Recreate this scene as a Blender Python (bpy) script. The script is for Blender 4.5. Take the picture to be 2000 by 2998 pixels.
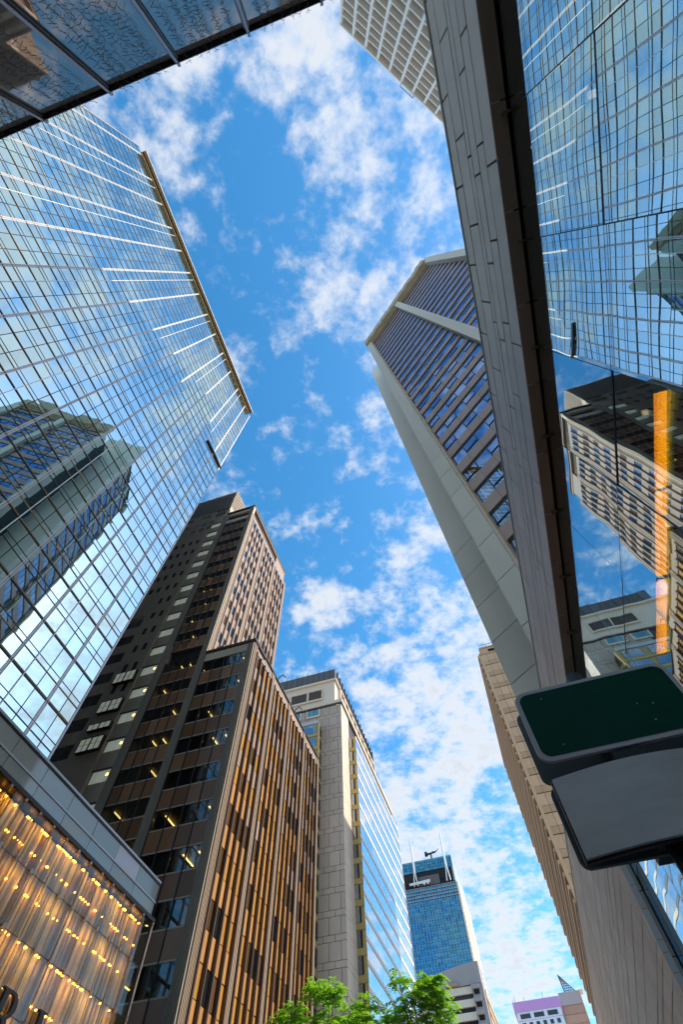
import bpy, bmesh, math, random
from mathutils import Matrix, Vector, Euler
random.seed(7)
for o in list(bpy.data.objects): bpy.data.objects.remove(o)
SC = bpy.context.scene
COL = SC.collection
RES = (2000.0, 2998.0)

# ------------------------------------------------------------------ camera
FPX, PITCH, ROLL, YAW = 1363.84, 1.106631, -0.0493338, -0.2620903
cp, sp, cy, sy = math.cos(PITCH), math.sin(PITCH), math.cos(YAW), math.sin(YAW)
fwd = Vector((sy*cp, cy*cp, sp)); rt = Vector((cy, -sy, 0)); up = rt.cross(fwd)
c_, s_ = math.cos(ROLL), math.sin(ROLL)
rt, up = c_*rt + s_*up, -s_*rt + c_*up
CAM = Vector((0, 0, 1.6))
cam = bpy.data.cameras.new('camera'); camo = bpy.data.objects.new('camera', cam); COL.objects.link(camo)
camo.matrix_world = Matrix(((rt.x, up.x, -fwd.x, CAM.x), (rt.y, up.y, -fwd.y, CAM.y), (rt.z, up.z, -fwd.z, CAM.z), (0, 0, 0, 1)))
cam.sensor_fit = 'VERTICAL'; cam.sensor_height = 36; cam.lens = FPX/RES[1]*36
cam.clip_start = 0.05; cam.clip_end = 6000
SC.camera = camo
def proj(p):
    v = Vector(p) - CAM; z = v.dot(fwd)
    if z < 0.05: return None
    return (1000 + FPX*v.dot(rt)/z, 1499 - FPX*v.dot(up)/z)

# ------------------------------------------------------------------ sky, sun, exposure
SUN = Vector((1.0, 0.28, 0.9)).normalized()
w = bpy.data.worlds.new('World'); SC.world = w; w.use_nodes = True
nt = w.node_tree; N = nt.nodes; L = nt.links
for n in list(N): N.remove(n)
out = N.new('ShaderNodeOutputWorld'); bg = N.new('ShaderNodeBackground'); L.new(bg.outputs[0], out.inputs[0])
bg.inputs[1].default_value = 0.15
sky = N.new('ShaderNodeTexSky'); sky.sky_type = 'NISHITA'; sky.sun_disc = False
sky.sun_elevation = math.asin(SUN.z); sky.sun_rotation = math.atan2(SUN.x, SUN.y)
sky.altitude = 0; sky.air_density = 1.0; sky.dust_density = 0.55; sky.ozone_density = 3.0
hs = N.new('ShaderNodeHueSaturation'); hs.inputs['Saturation'].default_value = 1.30; hs.inputs['Value'].default_value = 1.16
hs.inputs['Hue'].default_value = 0.488
L.new(sky.outputs[0], hs.inputs['Color'])
tc = N.new('ShaderNodeTexCoord'); sep = N.new('ShaderNodeSeparateXYZ'); L.new(tc.outputs['Generated'], sep.inputs[0])
def M(op, a, b=None, c=None):
    m = N.new('ShaderNodeMath'); m.operation = op
    for i, v in enumerate((a, b, c)):
        if v is None: continue
        if isinstance(v, (int, float)): m.inputs[i].default_value = v
        else: L.new(v, m.inputs[i])
    return m.outputs[0]
zz = M('MAXIMUM', M('ADD', sep.outputs[2], 0.12), 0.05)
cmb = N.new('ShaderNodeCombineXYZ')
L.new(M('DIVIDE', sep.outputs[0], zz), cmb.inputs[0]); L.new(M('DIVIDE', sep.outputs[1], zz), cmb.inputs[1])
def noise(scale, detail, rough, off, dist=0.0):
    mp = N.new('ShaderNodeMapping'); mp.inputs['Location'].default_value = (off[0]+0.264, off[1]+0.092, off[2]); L.new(cmb.outputs[0], mp.inputs[0])
    n = N.new('ShaderNodeTexNoise'); n.inputs['Scale'].default_value = scale; n.inputs['Detail'].default_value = detail
    n.inputs['Roughness'].default_value = rough; n.inputs['Distortion'].default_value = dist
    L.new(mp.outputs[0], n.inputs[0]); return n.outputs[0]
SO = (3.1, 1.7, 0.0)
big = noise(1.7, 2, 0.5, SO); mid = noise(11.5, 10, 0.58, (7.7+SO[0], 2.2, 0.4), 0.12); fine = noise(34, 8, 0.60, (1.7, 9.2, 0.1), 0.1)
den = M('ADD', M('ADD', M('MULTIPLY', big, 0.70), M('MULTIPLY', mid, 0.95)), M('MULTIPLY', fine, 0.42))
mr = N.new('ShaderNodeMapRange'); mr.interpolation_type = 'SMOOTHSTEP'
mr.inputs['From Min'].default_value = 0.91; mr.inputs['From Max'].default_value = 1.25; mr.inputs['To Max'].default_value = 0.90
L.new(den, mr.inputs[0])
# cloud body: a little greyer where it is thick
mr2 = N.new('ShaderNodeMapRange'); mr2.inputs['From Min'].default_value = 1.10; mr2.inputs['From Max'].default_value = 1.40
mr2.inputs['To Min'].default_value = 1.0; mr2.inputs['To Max'].default_value = 0.80; L.new(den, mr2.inputs[0])
cc = N.new('ShaderNodeMix'); cc.data_type = 'RGBA'; cc.inputs[0].default_value = 1; cc.blend_type = 'MULTIPLY'
cc.inputs[6].default_value = (3.55, 3.68, 3.85, 1); L.new(mr2.outputs[0], cc.inputs[7])
mx = N.new('ShaderNodeMix'); mx.data_type = 'RGBA'; L.new(mr.outputs[0], mx.inputs[0]); L.new(hs.outputs[0], mx.inputs[6]); L.new(cc.outputs[2], mx.inputs[7])
L.new(mx.outputs[2], bg.inputs[0])
sl = bpy.data.lights.new('sun', 'SUN'); sl.energy = 3.2; sl.angle = math.radians(0.53); sl.color = (1.0, 0.90, 0.76)
so = bpy.data.objects.new('sun', sl); COL.objects.link(so)
so.rotation_euler = (-SUN).to_track_quat('-Z', 'Y').to_euler(); so.location = SUN*200
SC.view_settings.view_transform = 'Standard'; SC.view_settings.look = 'None'
SC.view_settings.exposure = 0.85; SC.view_settings.gamma = 1.0; SC.view_settings.use_curve_mapping = False
try:
    SC.cycles.max_bounces = 10; SC.cycles.glossy_bounces = 5; SC.cycles.transparent_max_bounces = 12
    SC.cycles.caustics_reflective = False; SC.cycles.caustics_refractive = False
except Exception: pass

# ------------------------------------------------------------------ materials
MATS = {}
def mat(name, col, rough=0.6, metal=0.0, spec=0.4, var=0.12, nscale=0.6, namp=0.15, bump=0.0, bscale=8.0, emit=None, coat=0.0, stretch=(1, 1, 1)):
    m = bpy.data.materials.new(name); m.use_nodes = True
    t = m.node_tree; n = t.nodes; l = t.links
    b = n['Principled BSDF']
    b.inputs['Roughness'].default_value = rough; b.inputs['Metallic'].default_value = metal
    b.inputs['Specular IOR Level'].default_value = spec
    if coat: b.inputs['Coat Weight'].default_value = coat; b.inputs['Coat Roughness'].default_value = 0.05
    if emit:
        b.inputs['Emission Color'].default_value = (*emit[:3], 1); b.inputs['Emission Strength'].default_value = emit[3]
    g = n.new('ShaderNodeNewGeometry'); oi = n.new('ShaderNodeObjectInfo')
    mp = n.new('ShaderNodeMapping'); mp.inputs['Scale'].default_value = stretch
    l.new(g.outputs['Position'], mp.inputs[0])
    def mth(op, a, bb):
        q = n.new('ShaderNodeMath'); q.operation = op
        for i, v in enumerate((a, bb)):
            if isinstance(v, (int, float)): q.inputs[i].default_value = v
            else: l.new(v, q.inputs[i])
        return q.outputs[0]
    rnd = mth('FRACT', mth('ADD', oi.outputs['Random'], g.outputs['Random Per Island']), 0)
    ns = n.new('ShaderNodeTexNoise'); ns.inputs['Scale'].default_value = nscale; ns.inputs['Detail'].default_value = 6; ns.inputs['Roughness'].default_value = 0.65
    l.new(mp.outputs[0], ns.inputs[0])
    f = mth('ADD', mth('ADD', 1 - var/2 - namp/2, mth('MULTIPLY', rnd, var)), mth('MULTIPLY', ns.outputs[0], namp))
    mm = n.new('ShaderNodeMix'); mm.data_type = 'RGBA'; mm.blend_type = 'MULTIPLY'; mm.inputs[0].default_value = 1
    mm.inputs[6].default_value = (*col, 1); l.new(f, mm.inputs[7]); l.new(mm.outputs[2], b.inputs['Base Color'])
    if bump:
        n2 = n.new('ShaderNodeTexNoise'); n2.inputs['Scale'].default_value = bscale; n2.inputs['Detail'].default_value = 5
        l.new(mp.outputs[0], n2.inputs[0])
        bp = n.new('ShaderNodeBump'); bp.inputs['Strength'].default_value = 1.0; bp.inputs['Distance'].default_value = bump
        l.new(n2.outputs[0], bp.inputs['Height']); l.new(bp.outputs[0], b.inputs['Normal'])
    MATS[name] = m; return m
def glass(name, tint, refl=0.6, through=0.3, dark=(0.01, 0.012, 0.014), rough=0.0, wob=0.001, wscale=0.5, var=0.1, tcol=(0.8, 0.85, 0.85), detail=1.0, edge=0.3):
    """reflective pane: part mirror, part see-through, rest a dark body"""
    m = bpy.data.materials.new(name); m.use_nodes = True
    t = m.node_tree; n = t.nodes; l = t.links
    for x in list(n): n.remove(x)
    o = n.new('ShaderNodeOutputMaterial')
    gl = n.new('ShaderNodeBsdfGlossy'); gl.inputs['Roughness'].default_value = rough
    df = n.new('ShaderNodeBsdfDiffuse'); df.inputs[0].default_value = (*dark, 1)
    tr = n.new('ShaderNodeBsdfTransparent'); tr.inputs[0].default_value = (*tcol, 1)
    g = n.new('ShaderNodeNewGeometry'); oi = n.new('ShaderNodeObjectInfo')
    ad = n.new('ShaderNodeMath'); ad.operation = 'ADD'; l.new(oi.outputs['Random'], ad.inputs[0]); l.new(g.outputs['Random Per Island'], ad.inputs[1])
    fr = n.new('ShaderNodeMath'); fr.operation = 'FRACT'; l.new(ad.outputs[0], fr.inputs[0])
    rg = n.new('ShaderNodeMapRange'); rg.inputs['To Min'].default_value = 1-var; rg.inputs['To Max'].default_value = 1.0; l.new(fr.outputs[0], rg.inputs[0])
    mm = n.new('ShaderNodeMix'); mm.data_type = 'RGBA'; mm.blend_type = 'MULTIPLY'; mm.inputs[0].default_value = 1
    mm.inputs[6].default_value = (*tint, 1); l.new(rg.outputs[0], mm.inputs[7]); l.new(mm.outputs[2], gl.inputs[0])
    if wob:
        ns = n.new('ShaderNodeTexNoise'); ns.inputs['Scale'].default_value = wscale; ns.inputs['Detail'].default_value = detail
        l.new(g.outputs['Position'], ns.inputs[0])
        bp = n.new('ShaderNodeBump'); bp.inputs['Distance'].default_value = wob; bp.inputs['Strength'].default_value = 1
        l.new(ns.outputs[0], bp.inputs['Height']); l.new(bp.outputs[0], gl.inputs['Normal'])
    m1 = n.new('ShaderNodeMixShader'); m1.inputs[0].default_value = through; l.new(df.outputs[0], m1.inputs[1]); l.new(tr.outputs[0], m1.inputs[2])
    lw = n.new('ShaderNodeLayerWeight'); lw.inputs[0].default_value = 0.25
    r2 = n.new('ShaderNodeMapRange'); r2.inputs['To Min'].default_value = refl; r2.inputs['To Max'].default_value = min(1, refl+edge); l.new(lw.outputs['Fresnel'], r2.inputs[0])
    m2 = n.new('ShaderNodeMixShader'); l.new(r2.outputs[0], m2.inputs[0]); l.new(m1.outputs[0], m2.inputs[1]); l.new(gl.outputs[0], m2.inputs[2])
    l.new(m2.outputs[0], o.inputs[0]); MATS[name] = m; return m
def lamp(name, col, s):
    return mat(name, col, 0.5, emit=(*col, s), var=0.3)

glass('mirror_glass', (0.72, 0.93, 0.96), 0.78, 0.0, (0.05, 0.11, 0.12), 0, 0.0035, 0.55, 0.14)
glass('dark_glass', (0.62, 0.66, 0.70), 0.16, 0.80, (0.004, 0.004, 0.004), 0, 0.002, 0.6, 0.4)
glass('blue_window', (0.40, 0.60, 0.95), 0.55, 0.6, (0.004, 0.006, 0.012), 0, 0.0006, 0.6, 0.25)
glass('shop_glass', (0.9, 0.85, 0.75), 0.02, 0.98, (0.1, 0.1, 0.1), 0, 0.0008, 0.8, 0.1, (0.96, 0.97, 0.95), edge=0.06)
glass('frost_glass', (0.72, 0.72, 0.68), 0.10, 0.0, (0.46, 0.45, 0.38), 0.05, 0.0015, 0.7, 0.15)
glass('podium_glass', (0.72, 0.88, 0.94), 0.60, 0.97, (0.01, 0.01, 0.01), 0, 0.0045, 0.7, 0.04, (0.97, 0.97, 0.95), edge=0.2)
glass('rear_glass', (0.80, 0.70, 0.60), 0.40, 0.02, (0.42, 0.40, 0.37), 0.02, 0.001, 0.6, 0.1)
glass('bay_glass', (0.92, 0.96, 1.0), 0.68, 0.0, (0.42, 0.44, 0.46), 0, 0.0012, 0.5, 0.1)
glass('tower_blue_glass', (0.13, 0.42, 0.58), 0.62, 0.0, (0.005, 0.05, 0.10), 0.02, 0.002, 0.3, 0.3)
glass('side_window', (0.85, 0.88, 0.92), 0.55, 0.0, (0.03, 0.03, 0.03), 0, 0.0012, 0.7, 0.5)
glass('tan_window', (0.50, 0.44, 0.32), 0.30, 0.0, (0.10, 0.085, 0.055), 0.03, 0.001, 0.5, 0.25)
mat('steel_bar', (0.50, 0.46, 0.45), 0.38, 0.35, var=0.08)
mat('white_bar', (0.80, 0.76, 0.74), 0.4, 0.1, var=0.06)
mat('dark_bar', (0.035, 0.032, 0.032), 0.45, 0.3)
mat('bronze_bar', (0.055, 0.04, 0.035), 0.4, 0.5)
mat('tan_metal', (0.42, 0.29, 0.13), 0.5, 0.1, var=0.1)
mat('core_dark', (0.012, 0.012, 0.013), 0.8)
mat('room_dark', (0.13, 0.095, 0.065), 0.9, namp=0.6, nscale=0.4)
mat('charcoal_concrete', (0.48, 0.415, 0.325), 0.75, namp=0.5, nscale=0.35, bump=0.004, bscale=5, stretch=(1, 1, .35))
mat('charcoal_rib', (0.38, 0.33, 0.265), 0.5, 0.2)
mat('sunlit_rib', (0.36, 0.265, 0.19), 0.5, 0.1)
mat('brown_spandrel', (0.20, 0.11, 0.06), 0.22, 0.0, spec=0.5, var=0.7, namp=0.5)
mat('orange_spandrel', (0.44, 0.22, 0.065), 0.4, 0.0, spec=0.5, var=0.22, namp=0.35, nscale=0.25)
mat('bronze_window', (0.10, 0.055, 0.025), 0.12, spec=0.7, var=0.6)
mat('amber_blind', (0.44, 0.22, 0.045), 0.3, spec=0.5, var=0.3, namp=0.3)
mat('pale_spandrel', (0.36, 0.265, 0.205), 0.35, 0.0, var=0.2)
mat('fin_brown', (0.085, 0.055, 0.04), 0.45, 0.3)
mat('louvre', (0.26, 0.24, 0.21), 0.5, 0.2)
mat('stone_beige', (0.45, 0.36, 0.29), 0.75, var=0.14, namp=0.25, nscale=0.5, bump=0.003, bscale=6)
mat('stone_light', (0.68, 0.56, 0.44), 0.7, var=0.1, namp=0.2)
mat('gold_panel', (0.46, 0.34, 0.13), 0.42, 0.25, var=0.12)
mat('roof_metal', (0.11, 0.105, 0.105), 0.5, 0.2, var=0.15)
mat('cream_bar', (0.84, 0.74, 0.62), 0.5)
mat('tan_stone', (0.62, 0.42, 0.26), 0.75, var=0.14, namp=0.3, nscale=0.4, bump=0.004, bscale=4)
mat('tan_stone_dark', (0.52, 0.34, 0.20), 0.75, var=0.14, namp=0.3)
mat('pale_pier', (0.70, 0.665, 0.56), 0.55, var=0.10, namp=0.35, nscale=0.5, bump=0.004, bscale=3, stretch=(1, 1, .16))
mat('pink_spandrel', (0.42, 0.31, 0.265), 0.5, var=0.2, namp=0.25)
mat('parapet_tan', (0.50, 0.42, 0.28), 0.85, var=0.1, namp=0.8, nscale=1.6, bump=0.15, bscale=1.5)
mat('white_grid', (0.86, 0.78, 0.69), 0.6, var=0.04, namp=0.08)
mat('grey_panel', (0.70, 0.675, 0.62), 0.5, var=0.16, namp=0.5, nscale=1.6, bump=0.0012, bscale=12, stretch=(1, 1, .2))
mat('brown_panel', (0.44, 0.38, 0.31), 0.5, var=0.25, namp=0.3)
mat('olive_panel', (0.20, 0.18, 0.11), 0.45, var=0.15)
mat('sign_green', (0.008, 0.10, 0.06), 0.6, var=0.0, namp=0.5, nscale=3.0, spec=0.1)
mat('sign_rim', (0.82, 0.80, 0.76), 0.5, var=0.0)
mat('sign_slate', (0.12, 0.15, 0.15), 0.5, var=0.0, namp=0.3)
mat('sign_grey', (0.80, 0.785, 0.73), 0.55, 0.1, var=0.0, namp=0.45, nscale=2.2, stretch=(1, 1, 3.5))
mat('pole_dark', (0.03, 0.04, 0.04), 0.5, 0.3)
mat('gold_slat', (0.62, 0.40, 0.12), 0.45, 0.1, var=0.6, namp=0.25)
mat('umber_slat', (0.26, 0.16, 0.06), 0.5, 0.2, var=0.5)
mat('grey_slat', (0.50, 0.38, 0.17), 0.5, 0.1, var=0.4)
mat('letter_bronze', (0.055, 0.042, 0.03), 0.35, 0.5)
mat('clamp_steel', (0.40, 0.32, 0.27), 0.4, 0.6, var=0.4)
mat('lilac_blank', (0.88, 0.82, 0.90), 0.5, var=0.0)
mat('concrete_grey', (0.36, 0.34, 0.335), 0.8, var=0.05, namp=0.4, nscale=0.12, bump=0.02, bscale=0.6)
mat('cream_band', (0.74, 0.66, 0.54), 0.6, var=0.05, namp=0.15)
mat('strip_window', (0.02, 0.03, 0.045), 0.1, spec=0.6, var=0.5)
mat('lilac_clad', (0.50, 0.28, 0.62), 0.5, var=0.0)
mat('pale_blue_wall', (0.62, 0.72, 0.80), 0.6, var=0.0)
mat('brown_clad', (0.40, 0.25, 0.18), 0.55, var=0.2, stretch=(1, 1, .2), namp=0.4)
mat('brick_tan', (0.52, 0.36, 0.22), 0.6, var=0.15)
mat('steel_white', (0.72, 0.72, 0.72), 0.4, 0.2)
mat('asphalt', (0.05, 0.05, 0.052), 0.9, namp=0.4)
mat('paving', (0.52, 0.49, 0.44), 0.85, namp=0.3)
mat('kerb_stone', (0.34, 0.33, 0.31), 0.8)
mat('line_paint', (0.75, 0.65, 0.12), 0.7)
mat('bark', (0.16, 0.10, 0.05), 0.9, namp=0.5, bump=0.02)
mat('wire_dark', (0.02, 0.022, 0.016), 0.6)
mat('railing_steel', (0.16, 0.145, 0.13), 0.45, 0.6)
mat('clear_panel', (0.45, 0.5, 0.5), 0.3)
lamp('amber_lamp', (1.0, 0.40, 0.03), 6.0)
mat('stair_glass', (0.62, 0.66, 0.58), 0.15, spec=0.6, var=0.5, namp=0.5, nscale=1.5, emit=(0.8, 0.9, 0.75, 0.10))
lamp('office_lamp', (1.0, 0.66, 0.18), 3.0)
lamp('round_lamp', (1.0, 0.62, 0.10), 3.0)
lamp('orange_beam', (1.0, 0.30, 0.0), 4.5)
lamp('ceiling_lamp', (1.0, 0.75, 0.42), 1.6)
m = mat('leaf', (0.22, 0.44, 0.03), 0.5, var=0.8, namp=0.3)
b = m.node_tree.nodes['Principled BSDF']
tl = m.node_tree.nodes.new('ShaderNodeBsdfTranslucent'); mxs = m.node_tree.nodes.new('ShaderNodeMixShader'); mxs.inputs[0].default_value = 0.45
tl.inputs[0].default_value = (0.40, 0.75, 0.04, 1)
o = m.node_tree.nodes['Material Output']
m.node_tree.links.new(b.outputs[0], mxs.inputs[1]); m.node_tree.links.new(tl.outputs[0], mxs.inputs[2]); m.node_tree.links.new(mxs.outputs[0], o.inputs[0])

# ------------------------------------------------------------------ building helpers
CV = [(-.5, -.5, -.5), (.5, -.5, -.5), (.5, .5, -.5), (-.5, .5, -.5), (-.5, -.5, .5), (.5, -.5, .5), (.5, .5, .5), (-.5, .5, .5)]
CF = [(0, 3, 2, 1), (4, 5, 6, 7), (0, 1, 5, 4), (1, 2, 6, 5), (2, 3, 7, 6), (3, 0, 4, 7)]
_cube = {}
def cube(m):
    if m not in _cube:
        me = bpy.data.meshes.new('box_' + m); me.from_pydata(CV, [], CF); me.materials.append(MATS[m]); me.update(); _cube[m] = me
    return _cube[m]
def mesh_obj(name, verts, faces, m, parent=None, smooth=False):
    me = bpy.data.meshes.new(name); me.from_pydata(verts, [], faces); me.materials.append(MATS[m]); me.update()
    if smooth:
        for p in me.polygons: p.use_smooth = True
    o = bpy.data.objects.new(name, me); COL.objects.link(o)
    if parent: o.parent = parent
    return o
def tag(o, label=None, cat=None, group=None, kind=None):
    if label: o['label'] = label
    if cat: o['category'] = cat
    if group: o['group'] = group
    if kind: o['kind'] = kind
    return o
class Thing:
    """an Empty at the base of a thing; coordinates are world ones (world=True) or local to loc / rz; k scales about the camera"""
    def __init__(s, name, label, cat, loc=(0, 0, 0), rz=0, group=None, world=True, k=1.0):
        s.e = bpy.data.objects.new(name, None); COL.objects.link(s.e); s.k = k
        s.e.empty_display_size = 0.5
        loc = Vector(loc)
        if world and k != 1: loc = Vector((loc.x*k, loc.y*k, 0))
        s.e.location = loc; s.e.rotation_euler = (0, 0, rz); s.mw = Matrix.Translation(loc) @ Matrix.Rotation(rz, 4, 'Z')
        s.off = loc if world else Vector((0, 0, 0)); tag(s.e, label, cat, group); s.pool = {}
    def spec(s, x0, x1, y0, y1, z0, z1):
        k = s.k
        if k != 1: x0, x1, y0, y1 = x0*k, x1*k, y0*k, y1*k; z0, z1 = CAM.z+(z0-CAM.z)*k, CAM.z+(z1-CAM.z)*k
        c = Vector(((x0+x1)/2, (y0+y1)/2, (z0+z1)/2)) - s.off
        return c, Vector((abs(x1-x0), abs(y1-y0), abs(z1-z0)))
    def _make(s, name, m, c, sz, rot=None, parent=None):
        o = bpy.data.objects.new(name, cube(m)); COL.objects.link(o)
        o.location = c; o.scale = sz
        if rot: o.rotation_euler = rot
        o.parent = parent or s.e
        if parent is not None: o.matrix_parent_inverse = parent.matrix_basis.inverted()
        return o
    def box(s, name, m, x0, x1, y0, y1, z0, z1, rot=None, parent=None):
        c, sz = s.spec(x0, x1, y0, y1, z0, z1); return s._make(name, m, c, sz, rot, parent)
    def add(s, name, m, x0, x1, y0, y1, z0, z1, rot=None, parent=None):
        c, sz = s.spec(x0, x1, y0, y1, z0, z1); s.pool.setdefault(name, []).append((m, c, sz, rot, parent))
    def size(s, c, sz):
        pts = []
        for v in CV:
            p = proj(s.mw @ (c + Vector((v[0]*sz.x, v[1]*sz.y, v[2]*sz.z))))
            if p is None: return 0
            pts.append(p)
        xs = [p[0] for p in pts]; ys = [p[1] for p in pts]
        wv = min(max(xs), RES[0]) - max(min(xs), 0); hv = min(max(ys), RES[1]) - max(min(ys), 0)
        if wv <= 0 or hv <= 0: return 0
        if max(wv, hv) < 10: return 0
        return wv*hv
    def done(s, limit=300):
        for name, L_ in s.pool.items():
            sc = sorted(((s.size(i[1], i[2]), j) for j, i in enumerate(L_)), reverse=True)
            rest = {}
            for n, (a, j) in enumerate(sc):
                m, c, sz, rot, par = L_[j]
                if a > 0 and n < limit: s._make(name, m, c, sz, rot, par)
                else: rest.setdefault((m, par), []).append((c, sz, rot))
            for (m, par), R in rest.items():
                V, F = [], []
                for c, sz, rot in R:
                    b0 = len(V); rm = Euler(rot).to_matrix() if rot else None
                    for v in CV:
                        q = Vector((v[0]*sz.x, v[1]*sz.y, v[2]*sz.z))
                        if rm: q = rm @ q
                        V.append(c+q)
                    F += [tuple(b0+i for i in f) for f in CF]
                pl = {'glass': 'glasses'}.get(name, name+'s')
                o = mesh_obj('remaining_'+pl, V, F, m, par or s.e); o['kind'] = 'stuff'
                if par is not None: o.matrix_parent_inverse = par.matrix_basis.inverted()
        s.pool = {}
class Face:
    """a plane of a thing: a = along, z = up, d = outward"""
    def __init__(s, t, kind, plane): s.t, s.kd, s.p = t, kind, plane
    def c(s, a0, a1, z0, z1, d0, d1):
        p = s.p
        if s.kd == '-Y': return (a0, a1, p-d1, p-d0, z0, z1)
        if s.kd == '+Y': return (a0, a1, p+d0, p+d1, z0, z1)
        if s.kd == '+X': return (p+d0, p+d1, a0, a1, z0, z1)
        return (p-d1, p-d0, a0, a1, z0, z1)
    def box(s, n, m, a0, a1, z0, z1, d0, d1, **k): return s.t.box(n, m, *s.c(a0, a1, z0, z1, d0, d1), **k)
    def add(s, n, m, a0, a1, z0, z1, d0, d1, **k): s.t.add(n, m, *s.c(a0, a1, z0, z1, d0, d1), **k)
def tubes(segs, sides=6):
    """tapered tubes [(p0,p1,r0,r1)] -> verts, faces"""
    V, F = [], []
    for p0, p1, r0, r1 in segs:
        p0, p1 = Vector(p0), Vector(p1); d = (p1-p0)
        if d.length < 1e-6: continue
        q = d.to_track_quat('Z', 'Y'); b0 = len(V)
        for p, r in ((p0, r0), (p1, r1)):
            for i in range(sides):
                a = 2*math.pi*i/sides; V.append(p + q @ Vector((r*math.cos(a), r*math.sin(a), 0)))
        for i in range(sides):
            j = (i+1) % sides; F.append((b0+i, b0+j, b0+sides+j, b0+sides+i))
        F.append(tuple(b0+i for i in reversed(range(sides)))); F.append(tuple(b0+sides+i for i in range(sides)))
    return V, F
U = random.uniform
def tilt(a=0.004): return (U(-a, a), U(-a, a), U(-a, a))

# ------------------------------------------------------------------ ground
def sheet(name, m, x0, x1, y0, y1, z):
    return tag(mesh_obj(name, [(x0, y0, z), (x1, y0, z), (x1, y1, z), (x0, y1, z)], [(0, 1, 2, 3)], m), kind='structure')
sheet('ground', 'paving', -2500, 2500, -2500, 2500, 0.0)
sheet('road', 'asphalt', -10, -1.5, -4.5, 420, 0.004)
for x0, x1 in ((-10.3, -10.0), (-1.5, -1.2)):
    V = [(x0, -4.5, 0), (x1, -4.5, 0), (x1, 300, 0), (x0, 300, 0), (x0, -4.5, .12), (x1, -4.5, .12), (x1, 300, .12), (x0, 300, .12)]
    tag(mesh_obj('kerb', V, CF, 'kerb_stone'), kind='structure')
for x in (-9.7, -1.85): sheet('road_line', 'line_paint', x, x+.1, -4.5, 300, 0.008)

# ------------------------------------------------------------------ mirrored office tower on the left
T = Thing('mirror_tower', 'tall mirrored glass office tower with white mullion grid and tan roof eave on the left', 'office tower', (-24, -4.5, 0))
X0 = -24.0
T.box('core', 'core_dark', -58, X0-.35, -28.35, 19.25, 0, 98.2)
f = Face(T, '+X', X0)
Yv = [5.96+1.2167*k for k in range(-28, 11)] + [19.2]
rows = []; zb = []
for j in range(-5, 20):
    z = 29.47+3.435*j; m1, m2 = ((1.22, 1.66) if j % 2 == 0 else (1.45, 1.95))
    rows += [(z+.10, z+m1, 'D'), (z+m1, z+m2, 'M'), (z+m2, z+3.435-.10, 'T')]
    zb.append((z, m1, m2, j))
for i in range(len(Yv)-1):
    for z0, z1, t in rows:
        f.add('pane', 'mirror_glass', Yv[i]+.03, Yv[i+1]-.03, z0+.02, z1-.02, -.06, -.02, rot=tilt(.0042))
for k, y in zip(range(-28, 11), Yv):
    if k % 3 == 0:
        mu = f.box('mullion', 'steel_bar', y-.075, y+.075, 12.2, 98.2, -.1, .0)
        for s in (-1, 1): f.box('mullion_edge', 'white_bar', y+s*.09-.015, y+s*.09+.015, 12.2, 98.2, -.1, .035, parent=mu)
    elif k % 6 == 1: f.box('mullion', 'white_bar', y-.03, y+.03, 12.2, 98.2, -.1, .03)
    else: f.box('mullion', 'bronze_bar', y-.026, y+.026, 12.2, 98.2, -.1, .0)
for z, m1, m2, j in zb:
    if z > 97.9: continue
    f.box('floor_bar', 'bronze_bar', -28.1, 19.2, z-.10, z-.02, -.1, .02); f.box('floor_bar', 'tan_metal', -28.1, 19.2, z+.02, z+.07, -.1, .012)
    f.box('transom', 'bronze_bar' if j % 2 else 'tan_metal', -28.1, 19.2, z+m1-.03, z+m1+.03, -.1, .005 if j % 2 else .02)
    f.box('transom', 'dark_bar', -28.1, 19.2, z+m2-.02, z+m2+.02, -.1, .002)
f.box('corner_post', 'steel_bar', 19.17, 19.32, 12.2, 98.2, -.3, .02)
f.box('corner_post', 'steel_bar', -28.3, -28.15, 12.2, 98.2, -.3, .02)
es = f.box('eave_soffit', 'tan_metal', -27.35, 18.8, 98.22, 98.5, -.1, .78)
f.box('eave_fascia', 'white_bar', -27.37, 18.82, 98.3, 98.52, .79, .82, parent=es)
f.box('eave_slot', 'core_dark', -27.3, 18.75, 97.95, 98.21, .2, .34)
f.box('eave_band', 'tan_metal', -27.2, 18.6, 97.6, 98.2, -.05, .19)
f.box('ledge', 'bronze_bar', 14.8, 19.5, 68.3, 68.55, -.05, .22)
T.done()

# ------------------------------------------------------------------ golden shop podium, lower left
T = Thing('gold_shop', 'low golden slatted shopfront behind point-fixed glass with a grey glass parapet', 'shop building', (-14, -4.5, 0))
T.box('body', 'core_dark', -23.55, -14.75, -29, 19.45, 0, 11.9)
f = Face(T, '+X', -14.0)
y = 4.0; n = 0
while y < 19.75:
    wd = U(.05, .15); m = random.choices(['gold_slat', 'umber_slat', 'grey_slat'], [5, 4, 2])[0]
    f.add('slat', m, y, min(y+wd, 19.8), .4, 11.05, -.62-U(0, .1), -.42+U(-.12, .1), rot=(0, 0, U(-.15, .15))); y += wd*.86
Yc = [12.05+.7755*k for k in range(-10, 11)]; Zc = [11.1, 9.755, 8.39, 7.05, 5.7, 4.35, 3.0, 1.65, .3]
for i in range(len(Yc)-1):
    for j in range(len(Zc)-1):
        f.add('pane', 'shop_glass', Yc[i]+.006, min(Yc[i+1], 19.82)-.006, Zc[j+1]+.006, Zc[j]-.006, -.03, 0, rot=tilt(.004))
for y in Yc:
    f.add('joint', 'dark_bar', y-.006, y+.006, .3, 11.1, -.025, -.012)
    for z in Zc[:6]:
        cl = (y-.045, y+.045, z-.065, z+.065, .0, .05)
        f.add('clamp', 'clamp_steel', *cl)
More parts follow.
